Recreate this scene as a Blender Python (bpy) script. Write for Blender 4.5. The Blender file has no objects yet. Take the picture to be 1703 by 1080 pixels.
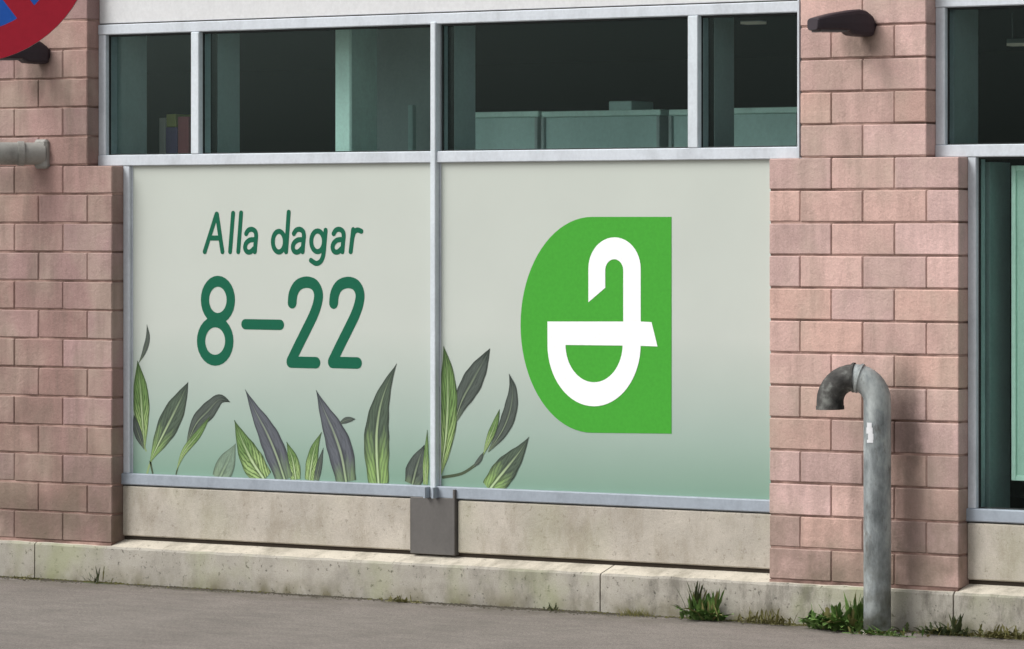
import bpy, bmesh, math, random
from mathutils import Vector, Matrix, noise
random.seed(7)
PI = math.pi
R = math.radians

# ------------------------------------------------------------------ camera
TH = R(24.9); FPX = 5570.0; XC = 2400.0; Y0 = 378.0
W, H = 1703.0, 1080.0
CX, CD, CH = 9.6, 12.83, 1.84           # camera stands 12.8 m from the wall, 1.84 m up
cam_d = bpy.data.cameras.new("camera"); cam = bpy.data.objects.new("camera", cam_d)
bpy.context.scene.collection.objects.link(cam)
cam.location = (CX, -CD, CH); cam.rotation_euler = (R(90), 0, TH)
cam_d.sensor_width = 36; cam_d.sensor_fit = 'HORIZONTAL'
cam_d.lens = 36 * FPX / W
cam_d.shift_x = -(XC - W/2) / W
cam_d.shift_y = -(H/2 - Y0) / W
cam_d.clip_end = 1000
sc = bpy.context.scene; sc.camera = cam

# ------------------------------------------------------------------ light
SUN_EL, SUN_AZ = R(44), R(-46)           # high, soft, slightly from the left of the wall's normal
world = bpy.data.worlds.new("World"); sc.world = world; world.use_nodes = True
nt = world.node_tree
bg = nt.nodes['Background']
sky = nt.nodes.new('ShaderNodeTexSky'); sky.sky_type = 'NISHITA'; sky.sun_disc = False
sky.sun_elevation = SUN_EL; sky.sun_rotation = PI - SUN_AZ
sky.dust_density = 4.0; sky.air_density = 1.2
hs = nt.nodes.new('ShaderNodeHueSaturation'); hs.inputs['Saturation'].default_value = 0.16
nt.links.new(sky.outputs[0], hs.inputs['Color']); nt.links.new(hs.outputs[0], bg.inputs['Color'])
bg.inputs['Strength'].default_value = 0.122
sd = bpy.data.lights.new("sun", 'SUN'); sd.energy = 1.75; sd.angle = R(34); sd.color = (1.0, 0.985, 0.96)
sun = bpy.data.objects.new("sun", sd); sc.collection.objects.link(sun)
# direction towards the sun: from the wall outwards (-Y), to the left (-X), up
sv = Vector((math.sin(SUN_AZ)*math.cos(SUN_EL), -math.cos(SUN_AZ)*math.cos(SUN_EL), math.sin(SUN_EL)))
sun.rotation_euler = sv.to_track_quat('Z', 'Y').to_euler()
sc.view_settings.view_transform = 'Standard'; sc.view_settings.look = 'None'
sc.view_settings.gamma = 1; sc.view_settings.exposure = 0.31

# ------------------------------------------------------------------ helpers
def P(px, py, Y=0.0):
    """point of the vertical plane Y seen at a photograph pixel"""
    dx = -math.sin(TH)*FPX + math.cos(TH)*(px-XC)
    dy = math.cos(TH)*FPX + math.sin(TH)*(px-XC)
    t = (Y + CD)/dy
    return Vector((CX + dx*t, Y, CH + (Y0-py)*t))
def PX(px, Y=0.0): return P(px, 0, Y).x
def rnd(a, b): return random.uniform(a, b)

def worldloc(o):
    v = Vector((0, 0, 0))
    while o:
        v = v + o.location; o = o.parent if not o.get('_flat') else None
    return v
ORG = {}
def obj(name, bm, mats, parent=None, smooth=False, label=None):
    me = bpy.data.meshes.new(name)
    bmesh.ops.recalc_face_normals(bm, faces=bm.faces[:]) if bm.faces and not getattr(obj, 'raw', False) else None
    bm.to_mesh(me); bm.free()
    if not isinstance(mats, (list, tuple)): mats = [mats]
    for m in mats: me.materials.append(m)
    if smooth:
        for p in me.polygons: p.use_smooth = True
    o = bpy.data.objects.new(name, me); sc.collection.objects.link(o)
    if parent is not None:
        o.parent = parent
        o.matrix_parent_inverse = Matrix.Translation(-ORG.get(parent.name, Vector((0, 0, 0))))
    ORG[o.name] = Vector((0, 0, 0))
    if label: o['label'] = label
    return o
def tag(o, label, cat, group=None, kind=None):
    if label: o['label'] = label
    if cat: o['category'] = cat
    if group: o['group'] = group
    if kind: o['kind'] = kind
    return o
def thing(name, label, cat, loc, group=None):
    o = bpy.data.objects.new(name, None); sc.collection.objects.link(o)
    o.location = loc; ORG[o.name] = Vector(loc); o.empty_display_size = .1
    return tag(o, label, cat, group)

def box(bm, x0, x1, y0, y1, z0, z1, bev=0.0, col=None, mi=0):
    vs = [bm.verts.new((x, y, z)) for x in (x0, x1) for y in (y0, y1) for z in (z0, z1)]
    fs = [bm.faces.new([vs[i] for i in q]) for q in ((0,1,3,2),(4,6,7,5),(0,4,5,1),(2,3,7,6),(0,2,6,4),(1,5,7,3))]
    if bev > 0:
        es = list({e for f in fs for e in f.edges})
        r = bmesh.ops.bevel(bm, geom=es, offset=bev, segments=1, affect='EDGES', profile=.5)
        fs = list({f for v in set(r['verts']) for f in v.link_faces})
    for f in fs: f.material_index = mi
    if col is not None:
        l = bm.loops.layers.float_color.get('Col') or bm.loops.layers.float_color.new('Col')
        for f in fs:
            for lo in f.loops: lo[l] = (*col, 1)
    return fs
def tube(bm, pts, rad, seg=16, cap=True, mi=0):
    """tube along pts; rad a number or list"""
    rings = []
    n = len(pts)
    up0 = Vector((0.31, 0.77, 0.13))
    for i, p in enumerate(pts):
        p = Vector(p)
        a = Vector(pts[max(i-1, 0)]); b = Vector(pts[min(i+1, n-1)])
        t = (b-a).normalized()
        s = t.cross(up0).normalized(); u = s.cross(t).normalized(); 
        r = rad[i] if isinstance(rad, (list, tuple)) else rad
        rings.append([bm.verts.new(p + r*(math.cos(2*PI*k/seg)*s + math.sin(2*PI*k/seg)*u)) for k in range(seg)])
    for a, b in zip(rings, rings[1:]):
        for k in range(seg):
            f = bm.faces.new((a[k], a[(k+1) % seg], b[(k+1) % seg], b[k])); f.material_index = mi
    if cap:
        bm.faces.new(rings[0][::-1]).material_index = mi; bm.faces.new(rings[-1]).material_index = mi
def stroke(bm, pts, w, y, off=0.0, closed=False):
    """flat ribbon with round ends on the plane y; pts are (X, Z); a real printed thickness of 0.4 mm"""
    n = len(pts); yy = y - off
    L, Rr = [], []
    for i in range(n):
        if closed: a, b = pts[(i-1) % n], pts[(i+1) % n]
        else: a, b = pts[max(i-1, 0)], pts[min(i+1, n-1)]
        tx, tz = b[0]-a[0], b[1]-a[1]; d = math.hypot(tx, tz) or 1; tx, tz = tx/d, tz/d
        k = 1.0
        if (closed or 0 < i < n-1):
            p = pts[i]; ux, uz = p[0]-a[0], p[1]-a[1]; du = math.hypot(ux, uz) or 1
            c = (ux*tx+uz*tz)/du; k = min(1/max(c, .4), 1.6)
        nx, nz = -tz*w/2*k, tx*w/2*k
        L.append(bm.verts.new((pts[i][0]+nx, yy, pts[i][1]+nz))); Rr.append(bm.verts.new((pts[i][0]-nx, yy, pts[i][1]-nz)))
    m = n if closed else n-1
    for i in range(m):
        j = (i+1) % n; bm.faces.new((L[i], L[j], Rr[j], Rr[i]))
    if not closed:
        for i, q in ((0, pts[1]), (n-1, pts[n-2])):
            c = pts[i]; a0 = math.atan2(c[1]-q[1], c[0]-q[0])
            arc = [bm.verts.new((c[0]+w/2*math.cos(a0+t), yy, c[1]+w/2*math.sin(a0+t))) for t in [PI/2-PI*k/8 for k in range(1, 8)]]
            ends = (L[i], Rr[i]) if i else (Rr[i], L[i])
            bm.faces.new([ends[0]] + arc + [ends[1]])
def smoothpts(pts, n=6):
    """Catmull-Rom"""
    out = []
    q = [pts[0]] + list(pts) + [pts[-1]]
    for i in range(1, len(q)-2):
        p0, p1, p2, p3 = q[i-1], q[i], q[i+1], q[i+2]
        for k in range(n):
            t = k/n
            out.append(tuple(.5*((2*b)+(-a+c)*t+(2*a-5*b+4*c-d)*t*t+(-a+3*b-3*c+d)*t**3) for a, b, c, d in zip(p0, p1, p2, p3)))
    out.append(tuple(pts[-1])); return out

# ------------------------------------------------------------------ materials
class NB:
    def __init__(s, name):
        s.m = bpy.data.materials.new(name); s.m.use_nodes = True
        s.t = s.m.node_tree; s.b = s.t.nodes['Principled BSDF']; s.n = s.t.nodes; s.l = s.t.links
        s.tc = s.n.new('ShaderNodeTexCoord')
    def noise(s, scale, detail=4, stretch=(1, 1, 1), rough=.55, coord='Object', dist=0):
        mp = s.n.new('ShaderNodeMapping'); mp.inputs['Scale'].default_value = stretch
        s.l.new(s.tc.outputs[coord], mp.inputs['Vector'])
        t = s.n.new('ShaderNodeTexNoise'); t.inputs['Scale'].default_value = scale; t.inputs['Detail'].default_value = detail
        t.inputs['Roughness'].default_value = rough; t.inputs['Distortion'].default_value = dist
        s.l.new(mp.outputs[0], t.inputs['Vector']); return t.outputs['Fac']
    def ramp(s, fac, stops):
        r = s.n.new('ShaderNodeValToRGB'); e = r.color_ramp.elements
        while len(e) < len(stops): e.new(.5)
        for i, (p, c) in enumerate(stops):
            e[i].position = p; e[i].color = (*c, 1) if isinstance(c, tuple) else (c, c, c, 1)
        s.l.new(fac, r.inputs[0]); return r.outputs[0]
    def mix(s, a, b, fac, mode='MIX'):
        m = s.n.new('ShaderNodeMix'); m.data_type = 'RGBA'; m.blend_type = mode
        for sock, v in ((m.inputs[6], a), (m.inputs[7], b), (m.inputs[0], fac)):
            if isinstance(v, (int, float)) and sock == m.inputs[0]: sock.default_value = v
            elif isinstance(v, tuple): sock.default_value = (*v, 1)
            elif isinstance(v, (int, float)): sock.default_value = (v, v, v, 1)
            else: s.l.new(v, sock)
        return m.outputs[2]
    def math(s, op, a, b=0.0):
        m = s.n.new('ShaderNodeMath'); m.operation = op
        for i, v in enumerate((a, b)):
            if isinstance(v, (int, float)): m.inputs[i].default_value = v
            else: s.l.new(v, m.inputs[i])
        return m.outputs[0]
    def sep(s, coord='Object'):
        x = s.n.new('ShaderNodeSeparateXYZ'); s.l.new(s.tc.outputs[coord], x.inputs[0]); return x.outputs
    def maprange(s, v, a, b, c=0., d=1.):
        m = s.n.new('ShaderNodeMapRange'); s.l.new(v, m.inputs[0])
        for i, k in enumerate((a, b, c, d)): m.inputs[i+1].default_value = k
        return m.outputs[0]
    def bump(s, h, strength=.3, dist=.005):
        b = s.n.new('ShaderNodeBump'); b.inputs['Strength'].default_value = strength; b.inputs['Distance'].default_value = dist
        s.l.new(h, b.inputs['Height']); s.l.new(b.outputs[0], s.b.inputs['Normal'])
    def out(s, col, rough=.6, metal=0, spec=.5):
        if isinstance(col, tuple): s.b.inputs['Base Color'].default_value = (*col, 1)
        else: s.l.new(col, s.b.inputs['Base Color'])
        if isinstance(rough, (int, float)): s.b.inputs['Roughness'].default_value = rough
        else: s.l.new(rough, s.b.inputs['Roughness'])
        s.b.inputs['Metallic'].default_value = metal
        s.b.inputs['Specular IOR Level'].default_value = spec
        return s.m

def mat_block(name, tint, dirt, stain_shade=()):
    n = NB(name)
    at = n.n.new('ShaderNodeAttribute'); at.attribute_name = 'Col'
    c = n.mix(at.outputs['Color'], tint, 1.0, 'MULTIPLY')
    blot = n.ramp(n.noise(5, 5), [(.3, .80), (.7, 1.08)])
    c = n.mix(c, blot, .8, 'MULTIPLY')
    grain = n.ramp(n.noise(150, 3), [(.3, .84), (.7, 1.1)])
    c = n.mix(c, grain, .7, 'MULTIPLY')
    # yellowish bloom and grey grime running down
    bl = n.ramp(n.noise(3.1, 4, (1, 1, .8)), [(.46, 0.), (.66, .5)])
    c = n.mix(c, (.47, .38, .31), bl)
    gr = n.ramp(n.noise(6, 6, (1.6, 1, .25), .65), [(.45, 0.), (.75, dirt)])
    c = n.mix(c, (.16, .125, .10), gr)
    z = n.sep()[2]
    xx = n.sep()[0]
    for sx, sz, rx, rz, am in stain_shade:      # grime, and shade painted under lamps and overflow pipe and beside the vent
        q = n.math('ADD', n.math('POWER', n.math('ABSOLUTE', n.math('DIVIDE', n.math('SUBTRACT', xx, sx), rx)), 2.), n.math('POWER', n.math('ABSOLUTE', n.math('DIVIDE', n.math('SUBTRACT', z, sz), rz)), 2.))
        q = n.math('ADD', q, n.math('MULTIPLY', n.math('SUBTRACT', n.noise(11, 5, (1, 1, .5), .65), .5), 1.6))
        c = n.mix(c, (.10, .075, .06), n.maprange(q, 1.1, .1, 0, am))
    low = n.maprange(z, 1.05, .15, 0, .85)
    lown = n.math('MULTIPLY', low, n.ramp(n.noise(4, 6, (1, 1, .7), .6), [(.35, 0.), (.6, 1.)]))
    c = n.mix(c, (.17, .135, .10), lown)
    h = n.math('ADD', n.noise(60, 5, rough=.7), n.math('MULTIPLY', n.noise(14, 3), 1.2))
    n.bump(h, .6, .006)
    return n.out(c, .92, 0, .2)
def mat_concrete(name, base, dark, amt=.5, low=True, algae=0.0):
    n = NB(name)
    a = n.ramp(n.noise(3.5, 6, (1, 1, 1.2), .6), [(.3, tuple(x*.82 for x in base)), (.7, tuple(min(x*1.12, 1) for x in base))])
    st = n.ramp(n.noise(6, 7, (1.3, 1, .6), .72), [(.47, 0.), (.66, amt)])
    if low: st = n.math('MULTIPLY', st, n.maprange(n.sep()[0], -2.5, 1.0, .3, 1.))
    c = n.mix(a, dark, st)
    c = n.mix(c, n.ramp(n.noise(220, 3), [(.3, .82), (.7, 1.1)]), .7, 'MULTIPLY')
    sp = n.ramp(n.noise(38, 4, rough=.7), [(.60, 0.), (.68, amt*.9)])
    c = n.mix(c, tuple(x*.6 for x in dark), sp)
    z = n.sep()[2]
    if low:
        lo = n.math('MULTIPLY', n.maprange(z, .10, 0., 0, 1.), n.ramp(n.noise(7, 5, (1, 1, .8)), [(.38, 0.), (.62, .85)]))
        c = n.mix(c, (.13, .115, .06), lo)
    if algae:
        al = n.ramp(n.noise(2.2, 5, (1, 1, .7)), [(.5, 0.), (.68, algae)])
        c = n.mix(c, (.30, .33, .17), al)
    n.bump(n.math('ADD', n.noise(70, 5, rough=.7), n.noise(9, 3)), .45, .006)
    return n.out(c, .93, 0, .2)
def mat_paint(name, col, rough=.45, dirt=.25, metal=0, sc_=8, bump=.12, spec=.35):
    n = NB(name)
    d = n.ramp(n.noise(sc_, 6, (1, 1, .5), .65), [(.45, 0.), (.8, dirt)])
    c = n.mix(col, tuple(x*.45 for x in col), d)
    c = n.mix(c, n.ramp(n.noise(60, 3), [(.3, .93), (.7, 1.05)]), .8, 'MULTIPLY')
    n.bump(n.noise(40, 3), bump, .002)
    return n.out(c, rough, metal, spec)

M = {}
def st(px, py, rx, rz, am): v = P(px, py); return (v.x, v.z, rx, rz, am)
M['block'] = mat_block('sandstone_block', (1.03, 1.0, .97), .40, [st(1432, 72, .11, .12, .62), st(1512, 690, .11, .30, .62), st(1520, 850, .06, .5, .4), st(1425, 900, .05, .4, .3)])  # patches below the lamp and right of the vent pipe include painted shade
M['block_left'] = mat_block('sandstone_block_left', (.62, .575, .57), .6, [st(62, 118, .08, .18, .6), st(30, 300, .22, .10, .55), st(60, 690, .2, .12, .35), st(80, 860, .6, .14, .5)])  # darker tint of the same block for the left piers
def mat_mortar():
    n = NB('mortar')
    c = n.ramp(n.noise(4.5, 5, (1, 1, 1.5), .6), [(.36, (.11, .07, .058)), (.5, (.25, .16, .135)), (.64, (.46, .31, .265))])
    n.bump(n.noise(80, 3), .4, .004); return n.out(c, .95, 0, .1)
M['mortar'] = mat_mortar()
M['frame'] = mat_paint('painted_frame', (.60, .645, .695), .5, .45)
M['mullion'] = mat_paint('mullion_paint', (.64, .70, .745), .45, .3)
M['frame_dark'] = mat_paint('sill_metal', (.33, .375, .43), .45, .45)
M['spandrel'] = mat_paint('spandrel_paint', (.66, .67, .68), .5, .15)
M['panel_concrete'] = mat_concrete('panel_concrete', (.485, .445, .385), (.30, .26, .20), .55, False, .2)
M['plinth'] = mat_concrete('plinth_concrete', (.41, .385, .335), (.125, .115, .095), .9, True, .5)
M['plinth_cap'] = mat_concrete('plinth_cap', (.60, .55, .46), (.24, .22, .17), .6, False, .0)
M['gap'] = mat_paint('joint_dark', (.035, .026, .018), .9, .2)
M['plate'] = mat_paint('grey_metal_plate', (.125, .118, .112), .55, .4, .15, 9)
M['dark_trim_and_shade'] = mat_paint('rubber_and_shade', (.02, .025, .025), .6, .1)
M['fin'] = mat_paint('inner_fin', (.42, .50, .51), .6, .35)
M['fin_dark'] = mat_paint('inner_fin_dark', (.02, .03, .032), .6, .3)
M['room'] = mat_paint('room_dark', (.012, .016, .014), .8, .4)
M['column'] = mat_paint('column_paint', (.70, .90, .84), .7, .35)
M['cabinet'] = mat_paint('cabinet_back', (.50, .66, .64), .6, .3, 0, 5)
M['board'] = mat_paint('inner_board', (.38, .44, .44), .7, .4, 0, 4)
M['fabric_purple'] = mat_paint('purple_carton', (.16, .11, .24), .7)
M['carton_pale'] = mat_paint('pale_carton', (.55, .50, .47), .7)
M['carton_yellow'] = mat_paint('yellow_carton', (.34, .33, .10), .7)
M['carton_red'] = mat_paint('red_carton', (.42, .13, .15), .7)
M['lamp_body'] = mat_paint('lamp_body', (.036, .026, .034), .5, .3, .1)
M['lamp_lens'] = mat_paint('lamp_lens', (.10, .09, .09), .3, .2)
M['logo_green'] = mat_paint('logo_green', (.062, .36, .038), .5, .04, 0, 3, .02, .12)
M['logo_white'] = mat_paint('logo_white', (.93, .94, .95), .5, .02, 0, 3, .02)
M['text_green'] = mat_paint('letter_green', (.006, .115, .062), .5, .05, 0, 8, .02, .12)
M['sign_red'] = mat_paint('sign_red', (.33, .012, .028), .4, .25, 0, 12, .12, .15)
M['sign_blue'] = mat_paint('sign_blue', (.014, .09, .40), .4, .2, 0, 12, .12, .15)
M['sign_back'] = mat_paint('sign_aluminium', (.35, .36, .37), .4, .2, .7)
M['green_frame'] = mat_paint('poster_frame', (.66, .84, .74), .5, .15)
M['poster'] = mat_paint('poster_print', (.52, .70, .60), .5, .2)
M['pvc'] = mat_paint('weathered_pipe', (.34, .335, .31), .7, 1.)
M['sticker'] = mat_paint('sticker', (.75, .76, .78), .5, .2)
M['moss'] = mat_paint('moss', (.10, .095, .03), .95, .5, 0, 40)
M['dirt'] = mat_paint('dirt_line', (.09, .08, .06), .95, .5, 0, 40)

def mat_print(name, ztop, zmid, zbot):
    n = NB(name); z = n.sep()[2]
    f = n.math('ADD', n.maprange(z, ztop, zbot), n.math('MULTIPLY', n.noise(1.2, 2), .04))
    m = (ztop-zmid)/(ztop-zbot)
    c = n.ramp(f, [(0., (.525, .565, .515)), (m, (.52, .56, .515)), (m+.22, (.39, .47, .42)), (m+.30, (.34, .44, .385)), (1., (.215, .345, .27))])
    c = n.mix(c, n.ramp(n.noise(2.2, 4), [(.3, .97), (.7, 1.02)]), .8, 'MULTIPLY')
    return n.out(c, .38, 0, .35)
ZP = [CH-.02, 1.30, .55]
M['print'] = mat_print('window_print', 2.16, 1.30, .56)

def mat_leaf(name, tip, mid, foot, at, veins=.5, rib=1.):
    """printed leaf artwork: dark tip, sage body, bright foot, light midrib, diagonal veins; UV u across, v along"""
    n = NB(name)
    uv = n.n.new('ShaderNodeSeparateXYZ'); n.l.new(n.tc.outputs['UV'], uv.inputs[0])
    u, v = uv.outputs[0], uv.outputs[1]
    du = n.math('ABSOLUTE', n.math('SUBTRACT', u, .5))
    vv = n.math('ADD', v, n.math('MULTIPLY', n.math('SUBTRACT', n.noise(3.5, 4, (1.6, 1, 1), coord='UV'), .5), .55))
    body = n.ramp(vv, [(0., foot), (max(at-.18, .02), foot), (at+.1, mid), (.80, mid), (.95, tip)])
    ph = n.math('ADD', n.math('MULTIPLY', v, 46.), n.math('MULTIPLY', du, -44.))
    vein = n.math('SINE', n.math('ADD', ph, n.math('MULTIPLY', n.noise(7, 3, coord='UV'), 7.)))
    body = n.mix(body, tuple(x*.4 for x in mid), n.ramp(n.maprange(vein, -1, 1), [(.45, 0.), (.95, veins)]))
    body = n.mix(body, tuple(min(x*1.7, 1) for x in mid), n.ramp(n.noise(5, 5, (3, 1, 1), coord='UV'), [(.5, 0.), (.75, .5)]))
    body = n.mix(body, tuple(x*.3 for x in tip), n.ramp(n.noise(7, 5, (4, .8, 1), coord='UV'), [(.55, 0.), (.70, .6)]))
    body = n.mix(body, tuple(x*.4 for x in tip), n.ramp(du, [(.36, 0.), (.5, .7)]))
    body = n.mix(body, tuple(x*.5 for x in tip), n.math('MULTIPLY', n.ramp(du, [(.03, 0.), (.07, 1.), (.16, 0.)]), n.maprange(v, 1., .2, 0, .75)))
    m = n.math('MULTIPLY', n.ramp(du, [(.02, 1.), (.06, 0.)]), n.maprange(v, .95, .25, 0, rib))
    body = n.mix(body, (.46, .58, .34), m)
    return n.out(body, .4, 0, .2)
DK = (.045, .06, .05)
M['leaf_green'] = mat_leaf('leaf_print_green', (.035, .065, .025), (.15, .26, .085), (.36, .50, .20), .45, .85, 1.)
M['leaf_mid'] = mat_leaf('leaf_print_mid', DK, (.085, .12, .085), (.27, .42, .14), .32, .45, .9)
M['leaf_dark'] = mat_leaf('leaf_print_dark', (.025, .038, .03), (.085, .105, .092), (.15, .20, .12), .12, .2, .35)
M['leaf_grey'] = mat_leaf('leaf_print_grey', (.04, .05, .055), (.115, .125, .145), (.18, .26, .14), .14, .2, .55)
M['leaf_pale'] = mat_leaf('leaf_print_pale', (.14, .20, .14), (.20, .28, .21), (.22, .30, .20), .3, .15, .2)

def mat_asphalt():
    n = NB('asphalt')
    c = n.ramp(n.noise(1.3, 5, (1, .6, 1)), [(.3, (.200, .176, .158)), (.7, (.255, .226, .204))])
    c = n.mix(c, n.ramp(n.noise(230, 3, rough=.8), [(.34, .42), (.66, 1.55)]), .95, 'MULTIPLY')
    c = n.mix(c, n.ramp(n.noise(85, 4, (1, .6, 1), .8), [(.36, .74), (.64, 1.24)]), 1., 'MULTIPLY')
    c = n.mix(c, n.ramp(n.noise(9, 5, (.6, 1.4, 1), .7), [(.35, .88), (.65, 1.08)]), 1., 'MULTIPLY')
    vo = n.n.new('ShaderNodeTexVoronoi'); vo.inputs['Scale'].default_value = 130
    n.l.new(n.tc.outputs['Object'], vo.inputs['Vector'])
    c = n.mix(c, (.30, .28, .26), n.ramp(vo.outputs['Distance'], [(.08, .5), (.22, 0.)]))
    st = n.ramp(n.noise(2.4, 6, (.5, 1.3, 1), .65), [(.55, 0.), (.72, .32)])
    c = n.mix(c, (.09, .082, .076), st)
    y = n.sep()[1]
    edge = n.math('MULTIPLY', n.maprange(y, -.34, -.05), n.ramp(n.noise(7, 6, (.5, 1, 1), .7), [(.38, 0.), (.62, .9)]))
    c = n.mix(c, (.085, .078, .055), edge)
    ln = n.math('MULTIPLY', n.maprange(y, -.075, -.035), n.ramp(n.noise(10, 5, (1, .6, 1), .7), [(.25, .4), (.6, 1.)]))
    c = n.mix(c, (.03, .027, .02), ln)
    n.bump(n.math('ADD', n.noise(300, 3), n.math('MULTIPLY', n.noise(8, 3), .5)), .5, .006)
    return n.out(c, .9, 0, .25)
M['asphalt'] = mat_asphalt()

def mat_glass():
    m = bpy.data.materials.new('tinted_glass'); m.use_nodes = True; t = m.node_tree; t.nodes.clear()
    o = t.nodes.new('ShaderNodeOutputMaterial'); mx = t.nodes.new('ShaderNodeMixShader')
    tr = t.nodes.new('ShaderNodeBsdfTransparent'); tr.inputs[0].default_value = (.90, .96, .945, 1)
    gl = t.nodes.new('ShaderNodeBsdfGlossy'); gl.inputs['Roughness'].default_value = .03; gl.inputs['Color'].default_value = (.78, .95, .93, 1)
    fr = t.nodes.new('ShaderNodeFresnel'); fr.inputs['IOR'].default_value = 1.18
    t.links.new(fr.outputs[0], mx.inputs[0]); t.links.new(tr.outputs[0], mx.inputs[1]); t.links.new(gl.outputs[0], mx.inputs[2])
    t.links.new(mx.outputs[0], o.inputs['Surface']); return m
M['glass'] = mat_glass()
def mat_pipe():
    n = NB('galvanised_pipe')
    c = n.ramp(n.noise(9, 6, (1, 1, .45), .65), [(.34, (.13, .145, .15)), (.5, (.30, .33, .335)), (.66, (.52, .56, .55))])
    ru = n.ramp(n.noise(14, 5, (1, 1, .4), .7), [(.58, 0.), (.72, .75)])
    c = n.mix(c, (.085, .07, .055), ru)
    z = n.sep()[2]
    c = n.mix(c, (.10, .10, .075), n.math('MULTIPLY', n.maprange(z, .45, .05), n.ramp(n.noise(12, 4), [(.35, 0.), (.6, .9)])))
    n.bump(n.noise(50, 4), .35, .004)
    return n.out(c, .62, .1, .3)
M['pipe'] = mat_pipe()
def mat_spout():
    n = NB('grimy_lit_spout')
    c = n.ramp(n.noise(13, 6, rough=.6), [(.36, (.028, .027, .026)), (.55, (.085, .083, .078)), (.72, (.26, .27, .25))])  # dirty dark tone, with highlights painted in as pale patches
    n.bump(n.noise(60, 4), .5, .004); return n.out(c, .8, .1, .3)
M['spout_mottle'] = mat_spout()
def mat_plant(name, a, b):
    n = NB(name)
    c = n.ramp(n.noise(22, 3), [(.3, a), (.7, b)])
    n.b.inputs['Subsurface Weight'].default_value = 0
    return n.out(c, .6, 0, .3)
M['weed'] = mat_plant('weed_leaf', (.05, .115, .025), (.15, .25, .06))
M['weed_dry'] = mat_plant('weed_leaf_dry', (.12, .12, .04), (.24, .22, .085))
M['weed_dark'] = mat_plant('weed_leaf_dark', (.035, .05, .02), (.08, .10, .035))

# ------------------------------------------------------------------ ground
bm = bmesh.new()
box(bm, -120, 120, -150, -.02, -.3, 0)
tag(obj('pavement', bm, M['asphalt']), None, None, kind='structure')
bm = bmesh.new()
box(bm, -120, 120, -.02, 60, -.3, -.02)
tag(obj('ground', bm, M['dirt']), None, None, kind='structure')

# ------------------------------------------------------------------ building
C = .151; ZB = .20; BW = .3475           # course height, foot of the brickwork, block length
ZT = ZB + 13*C                           # 2.163 top of the wide pier
ZTOP = ZT + 8*C
XR0 = PX(1280); XR1 = XR0 + 3*BW         # right pier
XL1 = PX(187); XL0 = XL1 - 3*BW          # left pier
YW = .10                                 # window plane
LX = min(XL0 - (XR0-XL1), XL0-3); RX = XR1 + 3.4
bld = thing('brick_building', 'pink block building with white framed shop windows above a pale concrete plinth', 'building', ((XR0+XL1)/2, 0, 0))

def pier(x0, x1, mat, seed):
    random.seed(seed)
    bm = bmesh.new(); lay = bm.loops.layers.float_color.new('Col')
    core = bmesh.new()
    g = .0045
    def row(xa, xb, k, half):
        z0 = ZB + k*C; z1 = z0 + C
        xs = [xa]
        x = xa + (BW/2 if half else BW)
        while x < xb - .02: xs.append(x); x += BW
        xs.append(xb)
        for a, b in zip(xs, xs[1:]):
            v = rnd(.87, 1.10); w = rnd(-.03, .032)
            col = (.615*v, (.430+w*.4)*v, (.397+w)*v)
            j = rnd(-.0016, .0016)
            box(bm, a+(g*.38 if a > xa else 0), b-(g*.38 if b < xb else 0), -.004+j, .22, z0+g+rnd(-.001, .001), z1-g+rnd(-.001, .001), .0045, col)
    for k in range(13): row(x0, x1, k, k % 2 == 1)
    for k in range(13, 21): row(x0+BW/2, x1-BW/2, k, k % 2 == 0)
    o = obj('brick_pier', bm, mat, bld)
    box(core, x0+.005, x1-.005, .0015, .21, ZB+.001, ZT-.006)
    box(core, x0+BW/2+.005, x1-BW/2-.005, .0015, .21, ZT-.002, ZTOP-.006)
    # small cap of the wide part on each side is the blocks themselves
    obj('mortar', core, M['mortar'], o)
    return o
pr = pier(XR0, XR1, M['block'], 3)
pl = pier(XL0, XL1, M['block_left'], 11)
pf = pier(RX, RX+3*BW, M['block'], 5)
pe = pier(LX-3*BW, LX, M['block_left'], 6)

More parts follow.
